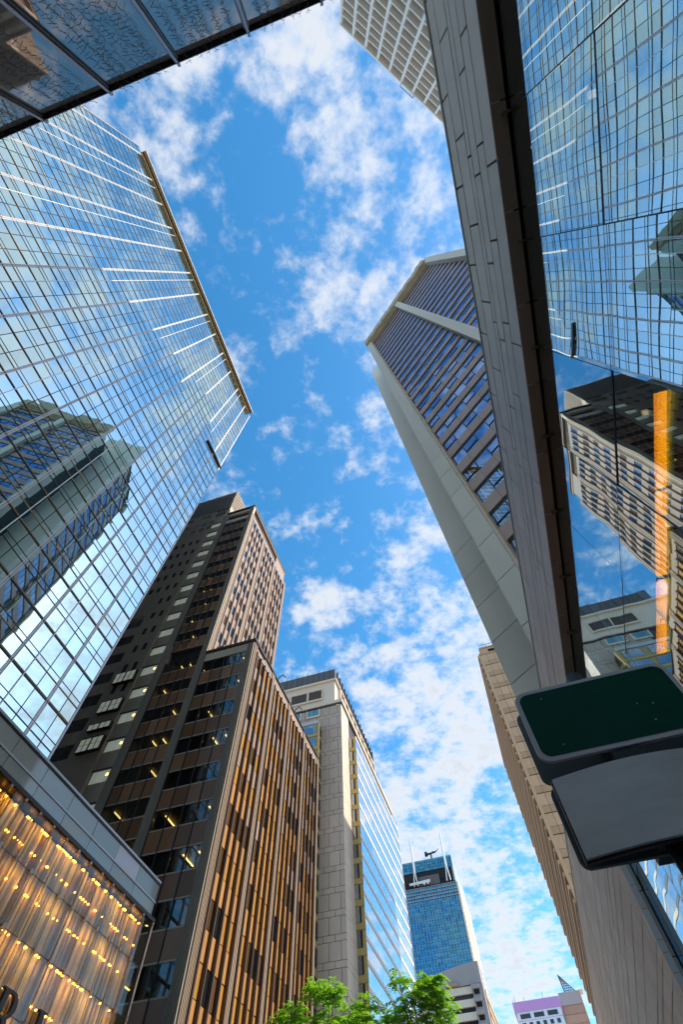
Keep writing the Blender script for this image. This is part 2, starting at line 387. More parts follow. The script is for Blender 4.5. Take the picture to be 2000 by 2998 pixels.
for z in Zc: f.add('joint', 'dark_bar', Yc[0], 19.8, z-.006, z+.006, -.028, -.014)
for z in (11.0, 10.34, 9.43, 8.48, 7.54, 6.6, 5.7):
    y = 6.0+U(0, .4)
    while y < 19.5:
        wd = random.choice([.02, .03, .03, .05, .08]) * (3 if z == 11.0 else 1)
        f.add('lamp', 'amber_lamp', y, min(y+wd, 19.55), z-.012, z+.012+U(0, .02), -.40, -.34); y += wd+random.choice([U(.05, .15), U(.2, .6)])
# added area lights, not real fittings, that brighten the slats
for z in (11.06, 9.79, 8.43, 7.09, 5.74):
    al = bpy.data.lights.new('slat_fill_light', 'AREA'); al.shape = 'RECTANGLE'; al.size = 15.0; al.size_y = .015; al.energy = 34; al.color = (1.0, .60, .17)
    ao = bpy.data.objects.new('slat_fill_light', al); COL.objects.link(ao); ao.parent = T.e; ao.location = Vector((-14.06, 12.0, z))-T.off
    d_ = Vector((-.5, 0, -1)).normalized(); ao.rotation_euler = (Matrix(((0, d_.z, -d_.x), (1, 0, 0), (0, -d_.x, -d_.z)))).to_euler()
f.box('end_frame', 'white_bar', 19.835, 19.87, .2, 11.1, -.04, .02)
f.box('head_rail', 'bronze_bar', 4.3, 19.85, 11.11, 11.23, -.45, .06)
f.box('mid_rail', 'steel_bar', -29, 19.56, 11.66, 11.72, -.1, .03)
f.box('coping', 'steel_bar', -29, 19.58, 12.34, 12.42, -.35, .05)
f.box('coping_lip', 'bronze_bar', -29, 19.58, 12.28, 12.335, -.3, .02)
yy = [19.54-1.62*k for k in range(0, 16)]
for k in range(len(yy)-1):
    for z0, z1 in ((11.73, 12.27), (11.24, 11.65)):
        blank = k == 1 and z0 > 11.5
        f.add('parapet_pane', 'lilac_blank' if blank else 'frost_glass', yy[k+1]+.012, yy[k]-.012, z0, z1, -.04, 0, rot=tilt(.003))
f.box('parapet_backing', 'charcoal_concrete', -29, 19.5, 11.24, 12.27, -.35, -.08)
f.box('parapet_end', 'frost_glass', 19.545, 19.57, 11.24, 12.27, -.35, 0)
T.done()
# bronze letters fixed on the glass
def letter(name, polys, holes, y0, z0, h, label):
    cu = bpy.data.curves.new(name, 'CURVE'); cu.dimensions = '2D'; cu.fill_mode = 'BOTH'; cu.extrude = .05
    for pts in polys+holes:
        sp_ = cu.splines.new('POLY'); sp_.points.add(len(pts)-1); sp_.use_cyclic_u = True
        for q, (a, b) in zip(sp_.points, pts): q.co = (a*h, b*h, 0, 1)
    o = bpy.data.objects.new(name, cu); COL.objects.link(o); me = bpy.data.meshes.new_from_object(o); bpy.data.objects.remove(o)
    o = bpy.data.objects.new(name, me); COL.objects.link(o); me.materials.clear(); me.materials.append(MATS['letter_bronze'])
    o.matrix_world = Matrix(((0, 0, 1, -13.88), (1, 0, 0, y0), (0, 1, 0, z0), (0, 0, 0, 1)))
    tag(o, label, 'letter', 'bronze letters on the gold shopfront'); return o
def arc(cx, cy_, rx, ry, a0, a1, n=14): return [(cx+rx*math.cos(math.radians(a0+(a1-a0)*i/n)), cy_+ry*math.sin(math.radians(a0+(a1-a0)*i/n))) for i in range(n+1)]
R_out = [(0, 0), (.34, 0), (.34, .03), (.26, .06), (.26, .44), (.38, .44), (.62, 0), (.86, 0), (.86, .03), (.78, .06), (.56, .47)] + arc(.46, .735, .28, .265, -65, 90) + [(0, 1), (0, .97), (.09, .94), (.09, .06), (0, .03)]
R_in = [(.26, .50), (.26, .94), (.42, .94)] + arc(.42, .72, .15, .22, 90, -90)
letter('wall_letter', [R_out], [R_in], 13.72, 6.42, .98, 'bronze serif letter R on the gold shopfront')
I_out = [(0, 0), (.36, 0), (.36, .03), (.27, .06), (.27, .94), (.36, .97), (.36, 1), (0, 1), (0, .97), (.09, .94), (.09, .06), (0, .03)]
letter('wall_letter', [I_out], [], 15.36, 6.42, .98, 'bronze serif letter I on the gold shopfront')

# ------------------------------------------------------------------ charcoal stepped tower
T = Thing('charcoal_tower', 'charcoal stepped office tower with ribbed piers, louvred penthouse and sunlit orange side', 'office tower', (-21, 33, 0))
T.box('upper_core', 'charcoal_concrete', -44, -26.1, 27.16, 40.4, 0, 70.9)
T.box('upper_core_side', 'room_dark', -26.1, -21.7, 29.6, 40.4, 0, 68.2)
T.box('lower_core', 'room_dark', -21.7, -16.75, 29.6, 45.6, 0, 35.6)
F1 = Face(T, '-Y', 27.0)
P = 2.75
# ribbed piers
def ribs(face, m, a0, a1, z0, z1, n):
    pr_ = face.box('pier', m, a0, a1, z0, z1, -.4, -.06)
    st = (a1-a0)/n
    for i in range(n): face.add('rib', m, a0+st*i+.03, a0+st*(i+1)-.045, z0, z1, -.06, .06, parent=pr_)
ribs(F1, 'charcoal_rib', -22.08, -21.37, 0, 68.3, 6); ribs(F1, 'charcoal_rib', -26.62, -25.78, 0, 68.0, 6); ribs(F1, 'charcoal_rib', -17.05, -16.36, 0, 35.7, 6)
# window bays on the dark face
def bay(x0, x1, n, ztop, zbot, kk):
    st = (x1-x0)/n; z = ztop; k = 0
    while z > zbot:
        zw = z-1.37; zs = z-2.75
        for i in range(n):
            a, b_ = x0+st*i+.04, x0+st*(i+1)-.04
            F1.add('window', 'dark_glass', a, b_, zw+.04, z-.04, -.12, -.08, rot=tilt(.006))
            F1.add('spandrel', 'brown_spandrel', a, b_, zs+.04, zw-.04, -.12, -.07)
            if random.random() < .26 and z < 52:
                yl = U(.5, 1.0)
                F1.add('ceiling_lamp', 'office_lamp', (a+b_)/2-.05, (a+b_)/2+.05, z-.16, z-.12, -2.0, -.6)
            elif random.random() < .3:
                F1.add('blind', 'room_dark', a, b_, U(zw+.2, z-.3), z-.05, -.34, -.30)
        F1.add('sill', 'charcoal_rib', x0, x1, zw-.04, zw+.04, -.14, -.055); F1.add('sill', 'charcoal_rib', x0, x1, zs-.04, zs+.04, -.14, -.055)
        F1.add('floor_slab', 'room_dark', x0, x1, zs, zw-.1, -2.5, -.26)
        z -= P; k += 1
    for i in range(n+1): F1.box('mullion', 'dark_bar', x0+st*i-.035, x0+st*i+.035, zbot, ztop, -.14, .04 if kk else -.02)
bay(-25.76, -22.10, 4, 65.0, 38.4, True); bay(-25.76, -22.10, 4, 36.0, 1, False); bay(-21.34, -17.07, 4, 34.8, 1, False)
F1.box('recess_band', 'core_dark', -25.76, -22.1, 36.2, 37.6, -.8, -.5); F1.box('spandrel_band', 'charcoal_concrete', -25.76, -22.1, 37.6, 38.4, -.3, -.1)
F1.box('top_void', 'core_dark', -25.76, -22.1, 66.0, 67.4, -.9, -.6); F1.box('top_band', 'charcoal_concrete', -25.76, -22.1, 67.4, 68.2, -.4, -.08); F1.box('top_band', 'charcoal_concrete', -25.76, -22.1, 65.0, 66.0, -.4, -.08)
F1.box('roof_edge', 'dark_bar', -26.05, -21.3, 68.3, 68.62, -2.5, .1)
F1.box('head_band', 'charcoal_concrete', -21.34, -17.07, 34.8, 35.75, -.4, -.02); F1.box('roof_edge', 'bronze_bar', -21.4, -16.2, 35.78, 36.1, -2.5, .1)
# stair bay with triple lights
sw = F1.box('stair_wall', 'charcoal_concrete', -28.4, -26.64, 0, 69.5, -.5, -.22)
for k in range(-1, 24):
    z = 62.44-2.716*k
    if z < 1: break
    for i in range(3):
        a = -28.32+.565*i
        F1.add('stair_window', 'stair_glass', a+.02, a+.545, z, z+.95, -.21, -.12, parent=sw)
    F1.add('window_head', 'dark_bar', -28.38, -26.62, z+.95, z+1.05, -.2, .0)
    if z < 37 and k % 1 == 0: F1.add('round_lamp', 'round_lamp', -27.02, -26.84, z+.45, z+.63, -.119, -.09, parent=sw)
F1.box('wall_panel', 'charcoal_concrete', -31.6, -28.5, 0, 63.9, -.3, .05); F1.box('wall_panel', 'charcoal_concrete', -36, -28.5, 64.0, 70.9, -.3, .0)
F1.box('wall_panel', 'charcoal_concrete', -36, -31.62, 45.5, 63.9, -.3, .03); F1.box('wall_panel', 'charcoal_concrete', -36, -34.5, 0, 45.4, -.3, .1)
for k in range(0, 12):
    z = 60.9-2.73*k
    for x in ((-29.62, -30.72, -31.95, -33.02) if k < 5 else (-29.62, -30.72)):
        if z > 31: F1.add('small_window', 'core_dark', x, x+.44, z, z+1.02, .051, .058)
for k in range(4): # upper stage windows
    for x in (-28.9, -30.2, -31.6, -33.0): F1.add('small_window', 'side_window', x, x+.62, 65.0+1.5*k if k < 1 else 66.8, 65.85 if k < 1 else 67.7, .005, .03)
for x in (-28.0, -30.6, -33.6): F1.add('clerestory', 'side_window', x-.3, x+1.3, 69.3, 70.1, .005, .03)
# dark glazed strip on the far left and framed bird-cage windows
for k in range(0, 14):
    z = 45.0-2.73*k
    for i in range(3):
        F1.add('strip_pane', 'dark_glass', -34.45+.94*i+.02, -33.55+.94*i, z-1.3, z-.05, -.05, -.02, rot=tilt(.02)); F1.add('strip_panel', 'charcoal_concrete', -34.45+.94*i+.02, -33.55+.94*i, z-2.68, z-1.34, -.06, -.01)
for zc, rws in ((34.6, 2), (31.2, 2), (29.35, 1), (27.3, 2)):
    h_ = .62*rws
    for s in range(2):
        for i in range(2):
            for r in range(rws):
                a = -30.75+s*1.12+i*.52; F1.add('cage_pane', 'stair_glass', a+.03, a+.49, zc+r*.6+.03, zc+r*.6+.57, .36, .38, rot=tilt(.02))
        F1.add('cage_frame', 'dark_bar', -30.76+s*1.12, -29.70+s*1.12, zc-.03, zc, .05, .40); F1.add('cage_frame', 'dark_bar', -30.76+s*1.12, -29.70+s*1.12, zc+h_-.02, zc+h_+.03, .05, .40)
        for i in range(3): F1.add('cage_frame', 'dark_bar', -30.77+s*1.12+i*.52, -30.74+s*1.12+i*.52, zc, zc+h_, .05, .40)
# penthouse with louvres
ph = T.box('penthouse', 'core_dark', -34.6, -26.25, 27.2, 34, 70.9, 77.2)
for i in range(34): F1.add('louvre_blade', 'louvre', -34.6+.252*i, -34.48+.252*i, 70.95, 77.5, -.18, .02, parent=ph)
for z in (72.5, 74.2, 75.9): F1.add('louvre_rail', 'louvre', -34.6, -26.1, z, z+.12, -.12, -.05, parent=ph)
FP = Face(T, '+X', -26.2)
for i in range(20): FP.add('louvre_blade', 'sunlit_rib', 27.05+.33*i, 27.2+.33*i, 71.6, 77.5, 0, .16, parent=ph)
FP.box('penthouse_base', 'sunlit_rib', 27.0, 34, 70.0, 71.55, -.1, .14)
# sunlit side faces
WM = {'orange_spandrel': ['amber_blind', 'bronze_window', 'side_window'], 'pale_spandrel': ['side_window', 'bronze_window', 'strip_window']}
def side(face, a_end, ztop, zbot, mspan, top_mat):
    y = 27.0; nb = 0
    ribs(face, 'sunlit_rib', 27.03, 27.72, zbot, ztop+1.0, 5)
    y = 27.75
    while y < a_end-1:
        for i in range(4):
            a, b_ = y+.915*i+.06, y+.915*(i+1)-.06
            z = ztop
            while z > zbot:
                hi = random.random()
                face.add('window', random.choices(WM[mspan], [6, 3, 1])[0], a, b_, z-1.35, z-.03, -.10, -.06, rot=tilt(.012))
                face.add('spandrel', mspan if (z < 31-random.random()*8 or mspan != 'orange_spandrel') else 'pale_spandrel', a, b_, z-2.72, z-1.40, -.10, -.05)  # upper spandrels turn paler at random: reflected sky put into their colour
                z -= P
        for i in range(5): face.box('fin', 'fin_brown' if mspan == 'orange_spandrel' else 'pale_spandrel', y+.915*i-.06, y+.915*i+.06, zbot, ztop+.05, -.12, .17)
        face.add('parapet_panel', top_mat, y-.02, y+1.81, ztop+.1, ztop+1.05, -.3, -.02); face.add('parapet_panel', top_mat, y+1.83, y+3.68, ztop+.1, ztop+1.05, -.3, -.02)
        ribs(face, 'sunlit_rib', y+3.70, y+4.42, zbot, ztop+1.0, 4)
        y += 4.5
F2 = Face(T, '+X', -16.36); F3 = Face(T, '+X', -21.40)
side(F2, 45.5, 35.0, .5, 'orange_spandrel', 'pale_spandrel'); side(F3, 40.5, 65.0, 36.2, 'pale_spandrel', 'pale_spandrel')
F3.box('top_void', 'core_dark', 27.8, 31.4, 66.15, 67.9, -.5, -.3); F3.box('top_void', 'core_dark', 32.3, 35.9, 66.15, 67.9, -.5, -.3); F3.box('top_panel', 'pale_spandrel', 36.75, 40.3, 66.1, 68.2, -.3, -.03)
F3.box('roof_edge', 'pale_spandrel', 27.1, 40.55, 67.95, 68.35, -.6, .02); F3.box('roof_coping', 'dark_bar', 27.1, 40.6, 68.36, 68.62, -.6, .1)
F2.box('roof_coping', 'dark_bar', 27.1, 45.8, 36.05, 36.2, -2, .12)
F3.box('roof_vent', 'sunlit_rib', 27.9, 28.8, 36.2, 37.6, .3, 1.1)
for yh in (33.5, 38.5):
    o = mesh_obj('roof_rail', *tubes([((-16.6, yh, 36.1), (-16.6, yh, 37.2), .05, .05), ((-16.6, yh, 37.2), (-16.2, yh+.1, 37.6), .05, .05), ((-16.2, yh+.1, 37.6), (-15.9, yh+.2, 37.2), .05, .05)]), 'wire_dark', T.e)
    o.location = -T.off
T.done()

# ------------------------------------------------------------------ beige stone building with glazed bay
T = Thing('stone_building', 'beige stone office block with gold-framed bays, glazed street front and dark metal roof screen', 'office building', (-16, 55, 0), k=1.8)
T.box('body', 'fin_brown', -30, -14.35, 48.12, 74.5, -8, 45.3)
T.box('attic', 'stone_light', -30, -15.12, 48.1, 67.2, 45.9, 49.6)
f = Face(T, '-Y', 48.0); g = Face(T, '+X', -14.24)
z = 45.2; i = 0; r = 0
while z > 3:
    h_ = 1.27 if r % 2 == 0 else .48
    xs = [-14.27, -14.74, -15.84, -16.9, -18.0, -19.2, -20.4, -21.6] if r % 2 == 0 else [-14.27, -15.30, -16.4, -17.5, -18.7, -19.9, -21.1]
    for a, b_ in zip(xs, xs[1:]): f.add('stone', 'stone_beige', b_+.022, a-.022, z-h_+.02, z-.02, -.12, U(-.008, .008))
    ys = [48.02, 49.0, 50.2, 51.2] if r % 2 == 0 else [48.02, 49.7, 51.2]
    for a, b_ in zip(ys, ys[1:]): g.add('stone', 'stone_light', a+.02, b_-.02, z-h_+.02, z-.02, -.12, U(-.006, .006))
    z -= h_; r += 1
f.box('cornice', 'stone_light', -30, -14.05, 45.45, 45.9, -.2, .2); g.box('cornice', 'stone_light', 47.8, 74.2, 45.45, 45.9, -.2, .2)
f.box('cornice_shadow_line', 'roof_metal', -30, -14.1, 45.32, 45.44, -.1, .12); g.box('cornice_shadow_line', 'roof_metal', 47.9, 74.1, 45.32, 45.44, -.1, .12)
fa = Face(T, '-Y', 48.05); ga = Face(T, '+X', -15.05)
fa.box('attic_cornice', 'stone_light', -30, -14.9, 49.45, 49.72, -.1, .25); ga.box('attic_cornice', 'stone_light', 47.8, 67.6, 49.45, 49.72, -.1, .25)
for x0, x1 in ((-18.85, -16.95), (-21.4, -19.1)):
    fa.add('vent_panel', 'fin_brown', x0+.05, x1-.05, 46.9, 48.25, .02, .05)
    for q in ((x0-.12, x0, 46.6, 48.5), (x1, x1+.12, 46.6, 48.5)): fa.add('vent_frame', 'stone_light', *q, 0, .16)
    fa.add('vent_frame', 'stone_light', x0, x1, 48.3, 48.5, 0, .16); fa.add('vent_frame', 'stone_light', x0, x1, 46.6, 46.85, 0, .16)
for k in range(9): ga.add('vent_panel', 'gold_panel', 50.0+1.95*k, 51.6+1.95*k, 46.2, 49.0, 0, .03)
for k in range(10): ga.add('vent_frame', 'stone_light', 49.7+1.95*k, 49.95+1.95*k, 46.0, 49.4, 0, .35)
for x0, x1 in ((-18.85, -17.32), (-21.3, -19.9)):
    for k in range(4): f.add('window', 'tower_blue_glass', x0+(x1-x0)/4*k+.03, x0+(x1-x0)/4*(k+1)-.03, 44.25, 45.1, .005, .03)
    f.add('window_frame', 'stone_light', x0-.15, x1+.15, 44.0, 44.2, 0, .12); f.add('window_frame', 'stone_light', x0-.15, x0, 44.2, 45.15, 0, .1); f.add('window_frame', 'stone_light', x1, x1+.15, 44.2, 45.15, 0, .1)
for k in range(13): fa.add('screen_panel', 'roof_metal', -15.05-.82*(k+1)+.015, -15.05-.82*k-.015, 49.75, 51.65, -.15, -.02)
for k in range(13): fa.add('screen_post', 'roof_metal', -15.09-.82*k, -15.03-.82*k, 49.75, 52.1, -.02, .05)
for k in range(17): ga.add('screen_panel', 'roof_metal', 48.0+1.15*k+.02, 48.0+1.15*(k+1)-.02, 49.75, 51.65, -.15, -.02); ga.add('screen_post', 'roof_metal', 48.95+1.15*k, 49.05+1.15*k, 49.75, 51.75, -.02, .22)
# gold bay on the front
fbay = T.box('front_bay', 'gold_panel', -24, -16.9, 47.0, 48.0, -8, 42.0)
fb = Face(T, '-Y', 46.95); gb = Face(T, '+X', -16.85)
for k in range(26):
    z = 41.9-1.8*k
    for i in range(3):
        fb.add('bay_window', 'side_window', -18.9-2.2*i, -17.25-2.2*i, z-1.1, z, .005, .03, parent=fbay)
    gb.add('bay_window', 'dark_glass', 47.15, 47.85, z-1.25, z, .005, .03, parent=fbay); fb.add('bay_band', 'gold_panel', -23.5, -16.85, z-1.55, z-1.15, 0, .04, parent=fbay)
fb.box('bay_top_rail', 'railing_steel', -23.5, -16.86, 42.05, 42.12, 0, .05); fb.box('bay_top_pane', 'clear_panel', -23.5, -17.0, 42.2, 42.65, -.05, -.03); fb.box('bay_corner', 'gold_panel', -16.95, -16.8, -8, 42.1, -.05, .07)
# glazed bay on the street side
gbay = T.box('glazed_bay', 'gold_panel', -14.3, -13.38, 51.14, 72.6, -8, 42.3)
fg = Face(T, '-Y', 51.1); gg = Face(T, '+X', -13.31)
for k in range(24):
    z = 42.08-1.79*k
    fg.add('bay_window', 'side_window', -14.2, -13.86, z-1.22, z, .005, .03, parent=gbay); fg.add('bay_window', 'core_dark', -13.85, -13.70, z-1.22, z, .004, .025, parent=gbay); fg.add('bay_panel', 'gold_panel', -14.3, -13.35, z-1.74, z-1.25, -.02, .035, parent=gbay)
for k in range(26):
    z = 42.4-1.70*k; gg.add('glazing_band', 'cream_bar', 51.1, 72.66, z-.34, z, -.07, .02, parent=gbay)
    for i in range(20): gg.add('pane', 'bay_glass', 51.12+1.077*i+.012, 51.12+1.077*(i+1)-.012, z-1.68, z-.36, -.07, -.02, rot=tilt(.005), parent=gbay)
gg.box('far_corner', 'cream_bar', 72.66, 72.8, -8, 42.4, -.5, .03)
gg.box('bay_roof_rail', 'railing_steel', 51.1, 72.6, 42.9, 42.96, -.05, 0)
T.done()

# ------------------------------------------------------------------ blue glass tower far down the street
T = Thing('blue_tower', 'distant blue glass tower with two white roof masts rising down the street', 'office tower', (-38, 300, 0))
k_ = 280.0
def zq(v): return 1.6+v*k_
T.box('core', 'core_dark', -62, -.0865*k_-.3, k_+.4, k_+40, 0, zq(.455)); crown = T.box('crown', 'core_dark', -62, -.0875*k_-.3, k_+1.4, k_+38, zq(.455), zq(.497))
f = Face(T, '-Y', k_); st = 1.45
for i in range(26):
    a = -.0865*k_-st*(i+1)
    for j in range(30):
        z1 = zq(.432)-2.05*j
        f.add('pane', 'tower_blue_glass', a+.05, a+st-.05, z1-1.2, z1-.05, -.2, -.05, rot=tilt(.009)); f.add('pane', 'tower_blue_glass', a+.05, a+st-.05, z1-2.0, z1-1.25, -.2, -.05, rot=tilt(.006))
    f.add('mullion', 'steel_bar', a-.04, a+.04, zq(.215), zq(.452), -.2, .12)
    for j in range(4): f.add('pane', 'tower_blue_glass', a+.05, a+st-.05, zq(.432)+1.4*j+.1, zq(.432)+1.4*j+1.3, -.25, -.1, rot=tilt(.03))
for j in range(5): f.add('screen_rail', 'steel_bar', -62, -.0865*k_, zq(.433)+1.35*j, zq(.433)+1.35*j+.12, -.1, .25)
fc = Face(T, '-Y', k_+1.2)
for i in range(24):
    a = -.0875*k_-1.45*(i+1)
    for j in range(4): fc.add('crown_pane', 'tower_blue_glass', a+.06, a+1.39, zq(.4795)+1.35*j+.06, zq(.4795)+1.35*j+1.29, 0, .15, rot=tilt(.015), parent=crown)
fc.box('crown_slot', 'core_dark', -62, -.09*k_, zq(.463), zq(.478), 0, .1); fc.box('plant_panel', 'roof_metal', -.155*k_, -.116*k_, zq(.456), zq(.471), .15, .6)
s_f = Face(T, '+X', -.0865*k_)
for j in range(36): s_f.add('side_ledge', 'cream_bar', k_+.3, k_+38, zq(.45)-1.9*j, zq(.45)-1.9*j+.9, -.2, .7)
s_f.box('side_crown', 'clear_panel', k_+1.3, k_+38, zq(.456), zq(.497), -1.0, -.2)
for x in (-.099, -.160):
    o = mesh_obj('mast', *tubes([((x*k_, k_-.8, zq(.478)), (x*k_, k_-.8, zq(.535)), .55, .4), ((x*k_-1.0, k_-.8, zq(.455)), (x*k_, k_-.8, zq(.485)), .3, .3), ((x*k_+1.0, k_-.8, zq(.455)), (x*k_, k_-.8, zq(.485)), .3, .3)], 8), 'steel_white', T.e); o.location = -T.off
o = mesh_obj('gantry', *tubes([((-.172*k_, k_-1.2, zq(.4585)), (-.133*k_, k_-1.2, zq(.4595)), .5, .7), ((-.145*k_, k_-1.2, zq(.455)), (-.143*k_, k_-1.2, zq(.46)), .5, .5), ((-.138*k_, k_-1.2, zq(.455)), (-.136*k_, k_-1.2, zq(.46)), .4, .4)], 6), 'steel_white', T.e); o.location = -T.off
T.done()
V, F = tubes([((-.126*k_, k_+6, zq(.495)), (-.1265*k_, k_+6, zq(.516)), .5, .4), ((-.137*k_, k_+6, zq(.515)), (-.117*k_, k_+6, zq(.517)), .55, .4), ((-.138*k_, k_+6, zq(.516)), (-.133*k_, k_+6, zq(.516)), 1.3, 1.1), ((-.117*k_, k_+6, zq(.517)), (-.110*k_, k_+6, zq(.5215)), .3, .12), ((-.116*k_, k_+6, zq(.518)), (-.124*k_, k_+6, zq(.519)), .12, .1)], 8)
tag(mesh_obj('roof_crane', V, F, 'wire_dark'), 'small dark jib crane on the roof of the distant blue tower', 'crane')

# ------------------------------------------------------------------ banded concrete building in front of the blue tower
T = Thing('banded_building', 'grey concrete building with cream bands and dark strip windows below the blue tower', 'office building', (-25, 210, 0))
k_ = 200.0
n_ = 16; V = []; F = []
for i in range(n_+1):
    t = i/n_; x = -36+20*t; yy_ = k_ + 3.0*(1-math.sin(math.pi*.5*t)); zt = 1.6+k_*.3415-1.9*(1-t)**1.6
    V += [(x, yy_, zq(.0) if 0 else 1.6+k_*.316), (x, yy_, zt), (x, yy_+10, 1.6+k_*.316), (x, yy_+10, zt)]
for i in range(n_):
    a = 4*i; F += [(a, a+4, a+5, a+1), (a+1, a+5, a+7, a+3), (a+2, a+3, a+7, a+6), (a, a+2, a+6, a+4)]
F += [(0, 1, 3, 2), (4*n_, 4*n_+2, 4*n_+3, 4*n_+1)]
o = mesh_obj('curved_parapet', V, F, 'concrete_grey', T.e); o.location = -T.off
T.box('core', 'concrete_grey', -44, -16.2, k_+3.3, k_+26, 0, 1.6+k_*.316)
T.box('corner_pier', 'concrete_grey', -19.3, -15.9, k_+.1, k_+3.3, 0, 1.6+k_*.3155)
f = Face(T, '-Y', k_+.9)
for j in range(18):
    z = 1.6+k_*.3155-2.85*j
    f.add('cream_band', 'cream_band', -44, -19.4, z-1.75, z-.1, -2, .2); f.add('strip_window', 'strip_window', -44, -19.4, z-2.75, z-1.8, -2, -.6)
    f.add('balcony_notch', 'core_dark', -18.9, -17.2, z-2.3, z-1.2, .81, .86); f.add('notch_slab', 'concrete_grey', -19.4, -17.0, z-1.15, z-.2, .82, 1.6)
for j in range(16): f.add('window_post', 'dark_bar', -44+1.6*j, -43.88+1.6*j, 2, 1.6+k_*.3155, -.6, -.5)
sf = Face(T, '+X', -16.1)
for j in range(18):
    z = 1.6+k_*.312-2.85*j; sf.add('side_band', 'brick_tan', k_+3.5, k_+26, z-1.6, z, -.1, .5)
f.box('terracotta_canopy', 'brown_clad', -27.5, -23.2, 1.6+k_*.3165, 1.6+k_*.320, -.5, .9)
T.done()

# ------------------------------------------------------------------ lilac topped block and brown block with lattice
T = Thing('lilac_building', 'small distant pale blue block with lilac roof band and square windows', 'apartment block', (-2.4, 310, 0))
k_ = 300.0
T.box('wall', 'pale_blue_wall', -.040*k_, .0245*k_, k_+.3, k_+18, 0, 1.6+.2775*k_); rb = T.box('roof_band', 'lilac_clad', -.042*k_, .0262*k_, k_, k_+18.3, 1.6+.2775*k_, 1.6+.2885*k_)
f = Face(T, '-Y', k_+.3)
for j in range(12):
    z = 1.6+.2665*k_-3.0*j
    for i in range(6): f.add('window', 'strip_window', -.0345*k_+2.95*i, -.0345*k_+2.95*i+1.5, z-1.4, z, .01, .06)
for i in range(3): f.add('window', 'strip_window', -.0350*k_+5.9*i, -.0350*k_+5.9*i+4.4, 1.6+.2705*k_, 1.6+.2755*k_, .01, .06)
f.box('trim', 'lilac_clad', -.040*k_, .0245*k_, 1.6+.2683*k_, 1.6+.2688*k_, .01, .08)
for x, h_ in ((-.038, .010), (-.024, .008), (.004, .010), (-.041, .006)): T.box('antenna', 'railing_steel', x*k_-.09, x*k_+.09, k_+4, k_+4.2, 1.6+.2885*k_, 1.6+(.2885+h_)*k_, parent=rb)
T.done()
T = Thing('brown_building', 'distant brown clad block with tan side and lattice frame on its roof', 'office building', (13, 322, 0))
k_ = 310.0
T.box('body', 'brown_clad', .0268*k_, .057*k_, k_, k_+76, 0, 1.6+.291*k_)
f = Face(T, '-Y', k_)
f.box('plain_top', 'concrete_grey', .0268*k_, .0568*k_, 1.6+.277*k_, 1.6+.2905*k_, .02, .3)
for j in range(12): f.add('cladding_row', 'brown_clad', .027*k_, .0567*k_, 1.6+.2762*k_-2.9*(j+1)+.25, 1.6+.2762*k_-2.9*j, .02, .22)
g = Face(T, '+X', .057*k_)
for j in range(16): g.add('brick_row', 'brick_tan', k_+.2, k_+76, 1.6+.2905*k_-2.0*(j+1)+.08, 1.6+.2905*k_-2.0*j, .02, .3)
T.box('roof_cap', 'stone_light', .057*k_, .063*k_, k_+1, k_+6, 1.6+.2912*k_, 1.6+.2925*k_)
segs = []; A = Vector((.0372*k_, k_+2, 1.6+.2915*k_)); Bv = Vector((.054*k_, k_+2, 1.6+.2915*k_)); Cv = Vector((.0352*k_, k_+2, 1.6+.3125*k_))
for i in range(9):
    t = i/8; p = A.lerp(Cv, t); q = Bv.lerp(Cv, t); segs.append((p, q, .12, .12))
    if i < 8:
        p2 = A.lerp(Cv, (i+1)/8); q2 = Bv.lerp(Cv, (i+1)/8)
        for a in range(4): segs.append((p.lerp(q, a/4), p2.lerp(q2, (a+.5)/4), .09, .09)); segs.append((p.lerp(q, (a+1)/4), p2.lerp(q2, (a+.5)/4), .09, .09))
segs += [(A, Cv, .2, .2), (Bv, Cv, .2, .2)]
o = mesh_obj('lattice_frame', *tubes(segs, 4), 'roof_metal', T.e); o.location = -T.off
T.done()

# ------------------------------------------------------------------ tan stone tower on the right side of the street
T = Thing('tan_tower', 'tan stone tower with projecting floor ledges standing behind the green road sign', 'office tower', (14, 95, 0))
T.box('core', 'fin_brown', 8.95, 34, 85.3, 127, 0, 83.0)
f = Face(T, '-Y', 85.0); g = Face(T, '-X', 8.75)
for j in range(25):
    z = 1.6+85*.957-3.27*j
    if z < 4: break
    for i in range(11):
        a = 8.8+1.55*i
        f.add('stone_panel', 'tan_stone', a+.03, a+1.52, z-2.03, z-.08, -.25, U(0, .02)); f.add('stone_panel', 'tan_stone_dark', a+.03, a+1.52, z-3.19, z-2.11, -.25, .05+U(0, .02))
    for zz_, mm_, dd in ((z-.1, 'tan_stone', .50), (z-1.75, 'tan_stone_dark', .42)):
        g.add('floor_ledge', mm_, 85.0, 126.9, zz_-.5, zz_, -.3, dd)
    for i in range(14): g.add('window', 'core_dark', 85.8+3*i, 87.6+3*i, z-2.9, z-1.5, -.15, .05)
f.box('corner_pier', 'tan_stone', 8.62, 9.1, 0, 82.4, -.3, .12)
f.box('coping', 'tan_stone_dark', 8.6, 34, 82.9, 83.25, -1, .2)
T.box('penthouse', 'tan_stone', 9.5, 30, 86, 110, 83.2, 86.0); f.box('penthouse_coping', 'tan_stone_dark', 9.3, 30, 85.75, 86.1, -6, -.85)
f.box('penthouse_opening', 'core_dark', 11.2, 16, 83.9, 85.2, -.99, -.96)
f.box('roof_rail', 'railing_steel', 9.6, 30, 87.0, 87.08, -1.2, -1.1)
for i in range(8): f.add('rail_post', 'railing_steel', 9.6+1.6*i, 9.66+1.6*i, 86.0, 87.0, -1.2, -1.12)
T.done()

